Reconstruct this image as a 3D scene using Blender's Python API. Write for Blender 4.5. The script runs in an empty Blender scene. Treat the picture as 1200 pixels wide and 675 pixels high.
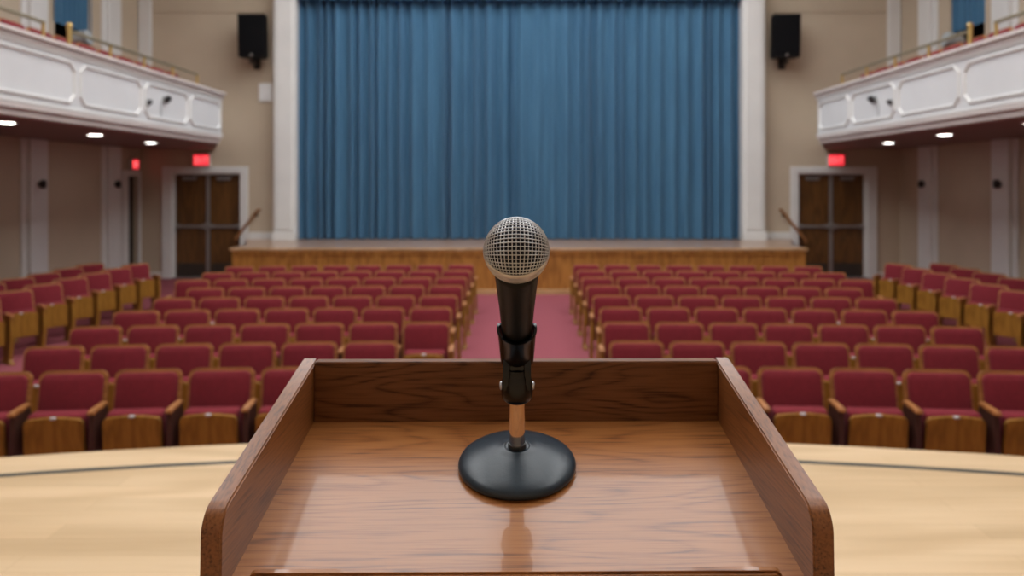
import bpy, bmesh, math, random
from mathutils import Vector, Matrix
random.seed(7)
C = bpy.context.scene.collection
PI = math.pi
EYE = 2.27            # camera height above the hall floor
DECK = 0.92           # speaker's platform
FLEN = 850.0          # focal length in pixels of the 1200 px frame

# ------------------------------------------------------------------ materials
def newmat(name):
    m = bpy.data.materials.new(name); m.use_nodes = True
    nt = m.node_tree
    return m, nt, nt.nodes['Principled BSDF'], nt.nodes, nt.links

def texco(nt, scale=(1, 1, 1), rot=(0, 0, 0)):
    t = nt.nodes.new('ShaderNodeTexCoord'); mp = nt.nodes.new('ShaderNodeMapping')
    mp.inputs['Scale'].default_value = scale; mp.inputs['Rotation'].default_value = rot
    nt.links.new(t.outputs['Object'], mp.inputs['Vector'])
    return mp.outputs['Vector']

def ramp(nt, fac, stops):
    r = nt.nodes.new('ShaderNodeValToRGB')
    el = r.color_ramp.elements
    while len(el) < len(stops): el.new(0.5)
    for e, (p, c) in zip(el, stops):
        e.position = p; e.color = (c[0], c[1], c[2], 1)
    nt.links.new(fac, r.inputs['Fac'])
    return r.outputs['Color']

def plain(name, col, rough=0.6, var=0.08, scale=6.0, metallic=0.0, bump=0.0, coat=0.0, spec=0.5, sheen=0.0):
    m, nt, b, N, L = newmat(name)
    n = N.new('ShaderNodeTexNoise'); n.inputs['Scale'].default_value = scale; n.inputs['Detail'].default_value = 5
    L.new(texco(nt), n.inputs['Vector'])
    lo = [max(0, c*(1-var)) for c in col]; hi = [min(1, c*(1+var)) for c in col]
    L.new(ramp(nt, n.outputs['Fac'], [(0.3, lo), (0.7, hi)]), b.inputs['Base Color'])
    b.inputs['Roughness'].default_value = rough; b.inputs['Metallic'].default_value = metallic
    b.inputs['Coat Weight'].default_value = coat
    b.inputs['Specular IOR Level'].default_value = spec
    if sheen:
        b.inputs['Sheen Weight'].default_value = sheen; b.inputs['Sheen Roughness'].default_value = .5
    if bump:
        n2 = N.new('ShaderNodeTexNoise'); n2.inputs['Scale'].default_value = 300
        L.new(texco(nt), n2.inputs['Vector'])
        bp = N.new('ShaderNodeBump'); bp.inputs['Strength'].default_value = bump; bp.inputs['Distance'].default_value = .002
        L.new(n2.outputs['Fac'], bp.inputs['Height']); L.new(bp.outputs['Normal'], b.inputs['Normal'])
    return m

def wood(name, dark, mid, light, along='X', scale=1.0, rough=0.35, coat=0.0, coat_rough=0.1, rings=14.0, bump=0.1, planks=None, rot=(0, 0, 0), contrast=0.0, ringw=.45, porew=.6):
    """oak-like timber: long cathedral bands plus fine pores, stretched along one axis."""
    m, nt, b, N, L = newmat(name)
    st = {'X': (0.16, 1, 1), 'Y': (1, 0.16, 1), 'Z': (1, 1, 0.16)}[along]
    v = texco(nt, tuple(s*scale for s in st), rot)
    warp = N.new('ShaderNodeTexNoise'); warp.inputs['Scale'].default_value = 4.0; warp.inputs['Detail'].default_value = 2
    L.new(v, warp.inputs['Vector'])
    mad = N.new('ShaderNodeMath'); mad.operation = 'MULTIPLY'; mad.inputs[1].default_value = rings*6.28
    L.new(warp.outputs['Fac'], mad.inputs[0])
    sn = N.new('ShaderNodeMath'); sn.operation = 'SINE'; L.new(mad.outputs[0], sn.inputs[0])
    ab = N.new('ShaderNodeMath'); ab.operation = 'MULTIPLY_ADD'; ab.inputs[1].default_value = .5; ab.inputs[2].default_value = .5
    L.new(sn.outputs[0], ab.inputs[0])
    if contrast:
        pw = N.new('ShaderNodeMath'); pw.operation = 'POWER'; pw.inputs[1].default_value = 1-.55*contrast
        L.new(ab.outputs[0], pw.inputs[0]); ab = pw
    st2 = {'X': (1.6, 42, 42), 'Y': (42, 1.6, 42), 'Z': (42, 42, 1.6)}[along]
    v2 = texco(nt, tuple(s*scale for s in st2), rot)
    pore = N.new('ShaderNodeTexNoise'); pore.inputs['Scale'].default_value = 3.0; pore.inputs['Detail'].default_value = 3
    L.new(v2, pore.inputs['Vector'])
    mx = N.new('ShaderNodeMath'); mx.operation = 'MULTIPLY_ADD'; mx.inputs[1].default_value = ringw
    L.new(ab.outputs[0], mx.inputs[0])
    m2 = N.new('ShaderNodeMath'); m2.operation = 'MULTIPLY'; m2.inputs[1].default_value = porew
    L.new(pore.outputs['Fac'], m2.inputs[0]); L.new(m2.outputs[0], mx.inputs[2])
    col = ramp(nt, mx.outputs[0], [(0.22, dark), (0.5, mid), (0.8, light)] if not contrast else [(0.34, dark), (0.47, mid), (0.66, light)])
    if planks:
        pv = texco(nt)
        br = N.new('ShaderNodeTexBrick'); br.inputs['Scale'].default_value = 1
        br.inputs['Brick Width'].default_value = planks[0]; br.inputs['Row Height'].default_value = planks[1]
        br.inputs['Mortar Size'].default_value = 0.0012; br.inputs['Bias'].default_value = 0
        br.inputs['Color1'].default_value = (.86, .85, .82, 1); br.inputs['Color2'].default_value = (1, 1, 1, 1)
        br.inputs['Mortar'].default_value = (.72, .66, .58, 1)
        L.new(pv, br.inputs['Vector'])
        mm = N.new('ShaderNodeMix'); mm.data_type = 'RGBA'; mm.blend_type = 'MULTIPLY'; mm.inputs[0].default_value = 1
        L.new(col, mm.inputs[6]); L.new(br.outputs['Color'], mm.inputs[7]); col = mm.outputs[2]
    L.new(col, b.inputs['Base Color'])
    b.inputs['Roughness'].default_value = rough; b.inputs['Coat Weight'].default_value = coat
    b.inputs['Coat Roughness'].default_value = coat_rough
    if bump:
        bp = N.new('ShaderNodeBump'); bp.inputs['Strength'].default_value = bump; bp.inputs['Distance'].default_value = .001
        L.new(pore.outputs['Fac'], bp.inputs['Height']); L.new(bp.outputs['Normal'], b.inputs['Normal'])
    return m

def emit(name, col, strength):
    m, nt, b, N, L = newmat(name)
    b.inputs['Base Color'].default_value = (*col, 1)
    b.inputs['Emission Color'].default_value = (*col, 1); b.inputs['Emission Strength'].default_value = strength
    return m

M = {}
M['wall'] = plain('beige_paint', (.52, .425, .315), .75, .05, 1.2)
M['white'] = plain('white_trim_paint', (.70, .69, .67), .5, .03, 2)
M['panelwhite'] = plain('balcony_panel_paint', (.66, .66, .665), .5, .03, 2)
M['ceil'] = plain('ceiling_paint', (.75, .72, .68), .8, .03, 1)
M['soffit'] = plain('soffit_shaded_paint', (.22, .145, .12), .7, .04, 1)  # base colour darkened to imitate the shade under the balcony
M['pinktrim'] = plain('rose_grey_trim', (.60, .54, .51), .55, .04, 2)
M['carpet'] = plain('mauve_carpet', (.26, .070, .086), .95, .14, 60, bump=.4, spec=.1)
M['fabric'] = plain('crimson_upholstery', (.180, .0165, .025), .85, .12, 40, bump=.3, spec=.2, sheen=.05)
M['rim'] = wood('honey_wood', (.22, .085, .022), (.31, .12, .032), (.40, .165, .05), 'X', 2, .4, .1, .3, rings=5, bump=0)
M['pan'] = wood('seat_plywood', (.21, .098, .012), (.27, .128, .016), (.33, .16, .024), 'Z', 2, .5, .05, .3, rings=5, bump=0)
M['standard'] = plain('dark_standard', (.055, .022, .014), .5, .2, 9)
M['iron'] = plain('dark_iron', (.02, .018, .018), .5, .1, 9)
M['tag'] = plain('number_plate', (.60, .59, .57), .35, .03, 20, metallic=.3)
M['maple'] = wood('maple_deck', (.55, .375, .205), (.62, .435, .25), (.68, .49, .295), 'X', .6, .42, .1, .4, rings=4, bump=0, planks=(1.8, .12))
M['inlay'] = plain('black_inlay', (.022, .028, .028), .5, .1, 8)
M['stagewood'] = wood('stage_front_oak', (.24, .095, .018), (.33, .14, .027), (.42, .19, .04), 'Z', 1.2, .4, .1, .3, rings=6, bump=0)
M['stagetop'] = wood('stage_top_boards', (.32, .19, .12), (.40, .25, .17), (.48, .31, .22), 'X', 1, .28, .3, .2, rings=5, bump=0, planks=(2.2, .14))
M['plinth'] = wood('pale_oak_plinth', (.42, .25, .11), (.52, .33, .16), (.6, .4, .22), 'X', 1, .4, rings=5, bump=0)
M['doorwood'] = wood('door_veneer', (.07, .028, .006), (.10, .041, .008), (.135, .056, .013), 'Z', 1, .35, .2, .2, rings=5, bump=0)
M['steel'] = plain('brushed_steel', (.30, .285, .275), .35, .05, 30, metallic=.6)
M['kick'] = plain('dark_bronze_plate', (.06, .05, .04), .4, .1, 10, metallic=.5)
M['dark'] = plain('dark_paint', (.03, .02, .015), .6, .1, 4)
M['brass'] = plain('brass', (.55, .38, .14), .32, .06, 12, metallic=.75)
M['brassdull'] = plain('dull_bronze_rail', (.28, .24, .16), .38, .06, 12, metallic=.6)
M['blackbox'] = plain('speaker_black', (.004, .004, .005), .6, .1, 20, spec=.15)
M['blackgrille'] = plain('speaker_grille', (.005, .005, .006), .7, .3, 220, spec=.1)
M['grey'] = plain('grey_metal', (.30, .31, .31), .5, .06, 10, metallic=.3)
M['rail'] = wood('handrail_wood', (.22, .09, .03), (.30, .13, .045), (.38, .17, .06), 'X', 2, .35, .2, rings=4, bump=0)
M['exit'] = emit('exit_red_glow', (1.0, .035, .06), .85)
M['exittext'] = emit('exit_letter_glow', (1.0, .24, .24), .9)
M['exitbox'] = plain('exit_housing', (.62, .55, .52), .5, .03, 10)
M['lamp'] = emit('lamp_diffuser', (1.0, .97, .92), 24)
LC = (.95, .985, 1.0)
M['laylight'] = emit('ceiling_glow_panel', LC, 3.0)
M['far_fill'] = emit('far_fill_panel', LC, 4.2)  # added glowing panel, unseen, to brighten the curtain end
M['side_fill'] = emit('side_fill_panel', LC, 6.0)  # added unseen glow on both sides to lift the hall
M['fixture_white'] = plain('fixture_white', (.8, .8, .8), .4, .02, 10)
# microphone
M['micblack'] = plain('mic_handle_enamel', (.004, .004, .004), .40, .15, 60, spec=.2)
M['clip'] = plain('clip_black_plastic', (.003, .003, .004), .26, .1, 60, spec=.4)
M['base'] = plain('black_blue_reflection', (.014, .026, .038), .35, .06, 40, bump=.06)  # black tinted blue to imitate the reflected curtain and ceiling
M['silver'] = plain('grille_silver', (.62, .63, .65), .30, .05, 60, metallic=.75)
M['band'] = plain('band_silver', (.60, .56, .53), .30, .05, 60, metallic=.55)
M['chrome'] = plain('nickel_tube', (.80, .74, .69), .08, .03, 10, metallic=1.0)
M['foam'] = plain('grille_foam', (.015, .017, .03), .9, .2, 80)
M['markgrey'] = plain('collar_mark', (.12, .11, .10), .5, .05, 30)
# lectern
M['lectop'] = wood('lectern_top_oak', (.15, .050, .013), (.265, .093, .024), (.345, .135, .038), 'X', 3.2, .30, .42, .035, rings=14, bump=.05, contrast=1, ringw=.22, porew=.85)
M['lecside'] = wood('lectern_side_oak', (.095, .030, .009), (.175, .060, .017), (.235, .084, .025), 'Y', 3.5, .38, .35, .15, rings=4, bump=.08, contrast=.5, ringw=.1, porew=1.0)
M['lecback'] = wood('lectern_back_shaded_oak', (.055, .018, .005), (.135, .048, .014), (.19, .072, .023), 'X', 4.0, .45, .12, .15, rings=14, bump=.08, contrast=1, ringw=.25, porew=.8)  # oak darkened so the back board's shade sits in its colour
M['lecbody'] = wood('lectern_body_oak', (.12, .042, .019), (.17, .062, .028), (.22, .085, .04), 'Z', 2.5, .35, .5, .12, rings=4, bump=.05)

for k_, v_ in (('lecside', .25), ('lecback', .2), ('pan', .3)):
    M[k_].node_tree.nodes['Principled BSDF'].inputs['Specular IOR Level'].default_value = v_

def curtain_mat():
    m, nt, b, N, L = newmat('blue_velour')
    n = N.new('ShaderNodeTexNoise'); n.inputs['Scale'].default_value = 2.5; n.inputs['Detail'].default_value = 6
    L.new(texco(nt, (3, 3, .25)), n.inputs['Vector'])
    L.new(ramp(nt, n.outputs['Fac'], [(0.3, (.100, .255, .43)), (0.7, (.130, .315, .505))]), b.inputs['Base Color'])
    b.inputs['Roughness'].default_value = .85; b.inputs['Sheen Weight'].default_value = .2
    b.inputs['Specular IOR Level'].default_value = .2
    return m
M['curtain'] = curtain_mat()

# ------------------------------------------------------------------ mesh helpers
def box(bm, x0, x1, y0, y1, z0, z1, bev=0.0, seg=2, mat=None):
    vs = [bm.verts.new((x, y, z)) for x in (x0, x1) for y in (y0, y1) for z in (z0, z1)]
    f = [(0, 1, 3, 2), (4, 6, 7, 5), (0, 4, 5, 1), (2, 3, 7, 6), (0, 2, 6, 4), (1, 5, 7, 3)]
    fs = [bm.faces.new([vs[i] for i in q]) for q in f]
    if mat is not None:
        for v in vs: v.co = mat @ v.co
    if bev:
        es = list({e for q in fs for e in q.edges})
        bmesh.ops.bevel(bm, geom=es, offset=bev, segments=seg, profile=.5, affect='EDGES')
    return fs

def prism(bm, pts, axis, a, b, mat=None):
    """extrude a polygon (list of 2-tuples) from a to b along axis ('x','y','z')."""
    def P(u, v, w):
        return {'x': (w, u, v), 'y': (u, w, v), 'z': (u, v, w)}[axis]
    A = [bm.verts.new(P(u, v, a)) for u, v in pts]; B = [bm.verts.new(P(u, v, b)) for u, v in pts]
    if mat is not None:
        for v in A+B: v.co = mat @ v.co
    n = len(pts)
    fs = [bm.faces.new(A), bm.faces.new(B[::-1])]
    for i in range(n):
        fs.append(bm.faces.new([A[i], B[i], B[(i+1) % n], A[(i+1) % n]]))
    bmesh.ops.recalc_face_normals(bm, faces=fs)
    return fs

def rrect(x0, x1, z0, z1, r, seg=5, corners=(1, 1, 1, 1)):
    """rounded rectangle outline; corners: bl, br, tr, tl"""
    out = []
    for (cx, cz, a0, on) in ((x0+r, z0+r, PI, corners[0]), (x1-r, z0+r, 1.5*PI, corners[1]), (x1-r, z1-r, 0, corners[2]), (x0+r, z1-r, .5*PI, corners[3])):
        if on:
            for k in range(seg+1):
                t = a0+.5*PI*k/seg; out.append((cx+r*math.cos(t), cz+r*math.sin(t)))
        else:
            out.append((x0 if cx < (x0+x1)/2 else x1, z0 if cz < (z0+z1)/2 else z1))
    return out

def lathe(bm, prof, seg=48, mat=None, cap=True):
    rings = []
    for r, z in prof:
        if r < 1e-6: rings.append([bm.verts.new((0, 0, z))])
        else: rings.append([bm.verts.new((r*math.cos(2*PI*k/seg), r*math.sin(2*PI*k/seg), z)) for k in range(seg)])
    fs = []
    for a, b in zip(rings, rings[1:]):
        for k in range(seg):
            k2 = (k+1) % seg
            if len(a) == 1 and len(b) == 1: continue
            if len(a) == 1: fs.append(bm.faces.new([a[0], b[k], b[k2]]))
            elif len(b) == 1: fs.append(bm.faces.new([a[k], b[0], a[k2]]))
            else: fs.append(bm.faces.new([a[k], a[k2], b[k2], b[k]]))
    if cap:
        for rg in (rings[0], rings[-1]):
            if len(rg) > 2: fs.append(bm.faces.new(rg))
    bmesh.ops.recalc_face_normals(bm, faces=fs)
    if mat is not None:
        for rg in rings:
            for v in rg: v.co = mat @ v.co
    return fs

def tube(bm, pts, r, seg=10, closed=False):
    pts = [Vector(p) for p in pts]; n = len(pts); rings = []
    up = Vector((0, 0, 1)); prev = None
    for i, p in enumerate(pts):
        if closed: t = pts[(i+1) % n]-pts[i-1]
        else: t = pts[min(i+1, n-1)]-pts[max(i-1, 0)]
        t.normalize()
        if prev is None:
            a = t.cross(up) if abs(t.dot(up)) < .95 else t.cross(Vector((1, 0, 0)))
        else: a = prev-t*prev.dot(t)
        a.normalize(); prev = a; b = t.cross(a)
        rings.append([bm.verts.new(p+(a*math.cos(2*PI*k/seg)+b*math.sin(2*PI*k/seg))*r) for k in range(seg)])
    fs = []
    for i in range(n if closed else n-1):
        A = rings[i]; B = rings[(i+1) % n]
        for k in range(seg):
            fs.append(bm.faces.new([A[k], A[(k+1) % seg], B[(k+1) % seg], B[k]]))
    if not closed:
        fs.append(bm.faces.new(rings[0][::-1])); fs.append(bm.faces.new(rings[-1]))
    return fs

def obj(name, bm, mat, parent=None, smooth=None, sharp=35):
    bmesh.ops.recalc_face_normals(bm, faces=bm.faces[:])
    me = bpy.data.meshes.new(name); bm.to_mesh(me); bm.free()
    me.materials.append(mat)
    o = bpy.data.objects.new(name, me); C.objects.link(o)
    if parent is not None: o.parent = parent
    if smooth:
        for p in me.polygons: p.use_smooth = True
        me.set_sharp_from_angle(angle=math.radians(sharp))
    return o

def NB(): return bmesh.new()

def thing(name, label, cat, loc=(0, 0, 0), rotz=0, group=None):
    o = bpy.data.objects.new(name, None); C.objects.link(o)
    o.empty_display_size = .1
    o.location = loc; o.rotation_euler = (0, 0, rotz); o['label'] = label; o['category'] = cat
    if group: o['group'] = group
    return o
def tag(o, label, cat, group=None):
    o['label'] = label; o['category'] = cat
    if group: o['group'] = group
    return o
def struct(name, bm, m, parent=None, smooth=None):
    o = obj(name, bm, m, parent, smooth)
    if parent is None: o['kind'] = 'structure'
    return o

def panel_holes(bm, u0, u1, v0, v1, holes, fn):
    us = sorted({u0, u1, *[h[0] for h in holes], *[h[1] for h in holes]})
    vs = sorted({v0, v1, *[h[2] for h in holes], *[h[3] for h in holes]})
    for a, b in zip(us, us[1:]):
        for c, d in zip(vs, vs[1:]):
            cu, cv = (a+b)/2, (c+d)/2
            if any(h[0] < cu < h[1] and h[2] < cv < h[3] for h in holes): continue
            fn(a, b, c, d)

# ------------------------------------------------------------------ dimensions of the hall
WX = 9.17; WY = 17.5; CZ = 9.0; BY = -4.0
PX0, PX1 = -5.26, 5.24       # proscenium opening
STH = .95                    # far stage height
BX = 6.12; BEND = 14.94      # balcony front and its end
SOF = 3.12
BF = 3.62          # balcony floor

# floor
bm = NB(); box(bm, -WX-.2, WX+.2, BY-.2, WY+.3, -.2, 0); struct('floor', bm, M['carpet'])
bm = NB()
LAYS = [((-2.88, 2.88, .6, 8.25), 'laylight', 'large luminous laylight set in the ceiling above the front seats'),
        ((-5.0, 5.0, 9.6, 15.6), 'far_fill', 'wide luminous ceiling panel added out of view to light the stage'),  # this one and the two side panels are added, out of view
        ((-5.6, -3.7, -.5, 8.6), 'side_fill', 'long added ceiling panel, out of view, brightening the left side of the hall'),
        ((3.7, 5.6, -.5, 8.6), 'side_fill', 'long added ceiling panel, out of view, brightening the right side of the hall')]
panel_holes(bm, -WX-.2, WX+.2, BY-.2, WY+2.2, [l[0] for l in LAYS], lambda a, b, c, d: box(bm, a, b, c, d, CZ, CZ+.2))
struct('ceiling', bm, M['ceil'])
for (x0, x1, y0, y1), mt, lb in LAYS:
    cx, cy = (x0+x1)/2, (y0+y1)/2
    t = thing('ceiling_glow_panel', lb, 'ceiling light', (cx, cy, CZ), 0, 'luminous ceiling panels')
    hx, hy = (x1-x0)/2, (y1-y0)/2
    bm = NB()
    for sx in (-1, 1): box(bm, sx*hx-.04, sx*hx+.04, -hy-.04, hy+.04, -.03, .0)
    for sy in (-1, 1): box(bm, -hx-.04, hx+.04, sy*hy-.04, sy*hy+.04, -.029, .0)
    obj('frame', bm, M['fixture_white'], t)
    bm = NB(); box(bm, -hx, hx, -hy, hy, .04, .06); obj('diffuser', bm, M[mt], t)

# wall behind the speaker
bm = NB(); box(bm, -WX-.2, WX+.2, BY-.2, BY, 0, CZ); struct('wall_near', bm, M['wall'])

# far wall with the stage opening and two double doors
DZ = 2.54
DL = (-8.374, -6.728); DR = (6.71, 8.37)
bm = NB()
panel_holes(bm, -WX-.2, WX+.2, 0, CZ, [(PX0, PX1, STH-.02, 8.2), (DL[0], DL[1], 0, DZ), (DR[0], DR[1], 0, DZ)],
            lambda a, b, c, d: box(bm, a, b, WY, WY+.25, c, d))
struct('wall_far', bm, M['wall'])

# side walls with balcony doorways and a narrow service door
for s, nm in ((-1, 'left'), (1, 'right')):
    bm = NB()
    holes = [(14.3, 15.45, BF, 8.0)]
    if s < 0: holes.append((16.93, 17.40, 0, 2.46))
    xa, xb = sorted((s*WX, s*(WX+.22)))
    panel_holes(bm, BY-.2, WY+.25, 0, CZ, holes, lambda a, b, c, d: box(bm, xa, xb, a, b, c, d))
    struct('wall_'+nm, bm, M['wall'])
    # dark lobby behind the balcony doorway
    bm = NB(); x0, x1 = sorted((s*(WX+.22), s*(WX+1.4)))
    box(bm, x0, x1, 14.1, 14.3, 3.3, 8.2); box(bm, x0, x1, 15.45, 15.65, 3.3, 8.2)
    box(bm, x0, x1, 14.1, 15.65, 8.0, 8.2); box(bm, x0, x1, 14.1, 15.65, 3.25, 3.45)
    xe = s*(WX+1.4); box(bm, min(xe, xe+s*.1), max(xe, xe+s*.1), 14.1, 15.65, 3.25, 8.2)
    struct('wall_lobby_'+nm, bm, M['dark'])

# room behind the far stage curtain
bm = NB(); box(bm, -7, 7, WY+2.0, WY+2.1, 0, CZ); box(bm, -7, -6.9, WY+.25, WY+2, 0, CZ); box(bm, 6.9, 7, WY+.25, WY+2, 0, CZ)
struct('wall_backstage', bm, M['dark'])

# ------------------------------------------------------------------ trims
tn = [0]
def trim(bm, mat='white', smooth=None):
    tn[0] += 1
    return struct('trim_%d' % tn[0], bm, M[mat], None, smooth)
FY = 17.02
# proscenium frame: moulded uprights and head
for s in (-1, 1):
    xi = PX0 if s < 0 else PX1
    xo = xi+s*.52
    bm = NB(); a, b = sorted((xi, xo))
    box(bm, a, b, FY, WY-.001, STH, 8.6, .02)
    box(bm, a+.07, b-.07, FY-.03, FY+.02, STH+.25, 8.5, .012)
    box(bm, a-.03 if s < 0 else a, b if s < 0 else b+.03, FY-.04, FY+.04, STH, STH+.2, .01)
    trim(bm)
bm = NB(); box(bm, PX0-.52, PX1+.52, FY, WY-.001, 8.0, 8.6, .02); trim(bm)
# thin moulding line and stage-level baseboards on the far wall
for s in (-1, 1):
    a, b = sorted((s*5.80, s*(WX-.02)))
    bm = NB(); box(bm, a, b, WY-.02, WY, 6.42, 6.45); trim(bm, 'wall')
    a, b = sorted((s*5.80, s*6.52))
    bm = NB(); box(bm, a, b, WY-.035, WY, STH, STH+.17, .008); trim(bm)
# corner pilasters above the balcony
for s in (-1, 1):
    a, b = sorted((s*8.86, s*9.15))
    bm = NB(); box(bm, a, b, WY-.10, WY, SOF+.12, CZ, .01); trim(bm)
# side-wall pilasters
PILY = [16.25, 13.68, 10.6, 7.4, 4.2]
for s in (-1, 1):
    for y in PILY:
        w = .245
        bm = NB(); a, b = sorted((s*WX, s*(WX-.12)))
        box(bm, a, b, y-w, y+w, 0, SOF, .012)
        a2, b2 = sorted((s*WX, s*(WX-.04)))
        box(bm, a2, b2, y-w-.13, y+w+.13, 0, SOF, .008)
        a3, b3 = sorted((s*WX, s*(WX-.15)))
        box(bm, a3, b3, y-w-.02, y+w+.02, 0, .25, .01)
        trim(bm)
        bm = NB(); box(bm, a, b, y-w, y+w, 3.46, CZ, .012); box(bm, a2, b2, y-w-.13, y+w+.13, 3.46, CZ, .008); trim(bm)
# wall panel mouldings between the lower pilasters
# baseboards
for s, nm in ((-1, 'left'), (1, 'right')):
    bm = NB(); a, b = sorted((s*WX, s*(WX-.03)))
    for y0, y1 in ((4.6, 7.0), (7.8, 10.2), (11.0, 13.41), (14.23, 15.84)):
        box(bm, a, b, y0, y1, 0, .16, .006)
    struct('baseboard_'+nm, bm, M['white'])
bm = NB()
for s in (-1, 1):
    a, b = sorted((s*8.64, s*9.16)); box(bm, a, b, WY-.03, WY, 0, .16, .006)
struct('baseboard_far', bm, M['white'])

# ------------------------------------------------------------------ doors
def double_door(n, x0, x1):
    bm = NB()
    for (a, b) in ((x0-.24, x0), (x1, x1+.19)) if x0 < 0 else ((x0-.19, x0), (x1, x1+.24)):
        box(bm, a, b, WY-.05, WY+.0, 0, DZ+.16, .01)
    box(bm, x0, x1, WY-.05, WY, DZ, DZ+.16, .01)
    box(bm, x0, x0+.03, WY, WY+.2, 0, DZ); box(bm, x1-.03, x1, WY, WY+.2, 0, DZ); box(bm, x0, x1, WY, WY+.2, DZ-.03, DZ)
    fr = struct('door_%d' % n, bm, M['white'])
    fr['label'] = 'white casing around the %s brown double doors' % ('left' if x0 < 0 else 'right')
    xm = (x0+x1)/2
    for (a, b) in ((x0+.035, xm-.042), (xm+.042, x1-.035)):
        bm = NB(); box(bm, a, b, WY+.09, WY+.14, .02, DZ-.04, .004); lf = obj('leaf', bm, M['doorwood'], fr)
        bm = NB(); box(bm, a+.04, b-.04, WY+.084, WY+.09, .03, .36); obj('kick_plate', bm, M['kick'], lf)
        bm = NB(); box(bm, a+.03, b-.03, WY+.02, WY+.05, 1.22, 1.285, .008)
        box(bm, a+.03, a+.11, WY+.03, WY+.095, 1.20, 1.305, .006); box(bm, b-.11, b-.03, WY+.03, WY+.095, 1.20, 1.305, .006)
        obj('panic_bar', bm, M['steel'], lf)
        bm = NB(); c = (a+b)/2; box(bm, c-.19, c+.13, WY+.03, WY+.09, DZ-.17, DZ-.09, .008)
        box(bm, c+.05, c+.24, WY+.045, WY+.06, DZ-.085, DZ-.07); obj('closer', bm, M['steel'], lf)
    bm = NB(); box(bm, xm-.038, xm+.038, WY+.05, WY+.15, 0, DZ-.03, .006); obj('mullion', bm, M['steel'], fr)
    bm = NB(); lathe(bm, [(.0, -.02), (.085, -.02), (.095, 0), (.085, .03), (0, .035)], 24, Matrix.Translation((xm, WY+.03, 1.25)) @ Matrix.Rotation(PI/2, 4, 'X'))
    obj('latch_case', bm, M['steel'], fr, True)
    bm = NB(); box(bm, x0, x1, WY-.02, WY+.2, 0, .03, .004); obj('threshold', bm, M['steel'], fr)
double_door(1, *DL); double_door(2, *DR)
# narrow service door on the left wall
bm = NB()
box(bm, -WX, -WX+.05, 16.68, 16.93, 0, 2.6, .008); box(bm, -WX, -WX+.05, 17.40, 17.495, 0, 2.6, .008); box(bm, -WX, -WX+.05, 16.93, 17.40, 2.46, 2.6, .008)
fr = struct('door_3', bm, M['white'])
bm = NB(); box(bm, -WX-.14, -WX-.09, 16.93, 17.40, .01, 2.46, .004); lf = obj('leaf', bm, M['dark'], fr)
bm = NB(); box(bm, -WX-.09, -WX-.03, 16.97, 17.02, 1.0, 1.25, .01); obj('pull_handle', bm, M['iron'], lf)

# exit signs
TXT = {'E': [(0, 0, .2, 1), (0, 0, 1, .2), (0, .4, .8, .6), (0, .8, 1, 1)],
       'I': [(.35, 0, .65, 1)], 'T': [(0, .8, 1, 1), (.38, 0, .62, 1)]}
def exit_sign(loc, rz, w, h, label, loc2=None):
    t = thing('exit_sign', label, 'exit sign', loc, rz, 'red exit signs over the doors')
    bm = NB(); box(bm, -w/2, w/2, -.10, 0, -h/2, h/2, .008); obj('housing', bm, M['exitbox'], t)
    bm = NB(); box(bm, -w/2+.02, w/2-.02, -.106, -.10, -h/2+.018, h/2-.018); obj('lit_face', bm, M['exit'], t)
    bm = NB(); cw = w*.15; ch = h*.5; x = -w*.36
    for ch_ in 'EXIT':
        if ch_ == 'X':
            for sg in (1, -1):
                pts = [(x+cw*(.0 if sg > 0 else 1), -ch/2), (x+cw*(.25 if sg > 0 else .75), -ch/2), (x+cw*(1 if sg > 0 else 0), ch/2), (x+cw*(.75 if sg > 0 else .25), ch/2)]
                prism(bm, pts, 'y', -.112, -.106)
        else:
            for (a, b, c, d) in TXT[ch_]:
                box(bm, x+cw*a, x+cw*c, -.112, -.106, -ch/2+ch*b, -ch/2+ch*d)
        x += cw*1.28
    obj('lettering', bm, M['exittext'], t)
    bm = NB(); box(bm, -.04, .04, -.06, -.02, h/2, h/2+.05, .004); obj('mount', bm, M['exitbox'], t)
exit_sign((-7.64, WY, 2.85), 0, .40, .29, 'red lit exit sign over the left brown double doors')
exit_sign((7.60, WY, 2.85), 0, .40, .29, 'red lit exit sign over the right brown double doors')
exit_sign((-WX+.02, 17.1, 2.74), PI/2, .28, .25, 'red lit exit sign over the narrow side door, left wall')

# handrails beside the stage
for s in (-1, 1):
    p0 = Vector((s*6.28, WY-.09, 1.66)); p1 = Vector((s*6.86, WY-.09, .93)) if s > 0 else Vector((s*6.80, WY-.09, 1.0))
    t = thing('handrail', 'sloping wooden handrail on the wall beside the %s double doors' % ('left' if s < 0 else 'right'), 'handrail', (s*6.5, WY, 1.3), 0, 'handrails beside the stage')
    o0 = Vector((s*6.5, WY, 1.3))
    bm = NB(); tube(bm, [p0-o0+Vector((-s*.05, 0, .0)), p0-o0, p1-o0, p1-o0+Vector((0, .0, -.06))], .032, 12); obj('rail', bm, M['rail'], t, True)
    for f in (.12, .8):
        q = p0.lerp(p1, f)-o0; bm = NB(); tube(bm, [q, q+Vector((0, .02, -.06)), q+Vector((0, .088, -.06))], .010, 8)
        lathe(bm, [(0, 0), (.03, 0), (.03, .008), (0, .008)], 16, Matrix.Translation(q+Vector((0, .089, -.06))) @ Matrix.Rotation(PI/2, 4, 'X'))
        obj('bracket', bm, M['iron'], t, True)

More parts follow.
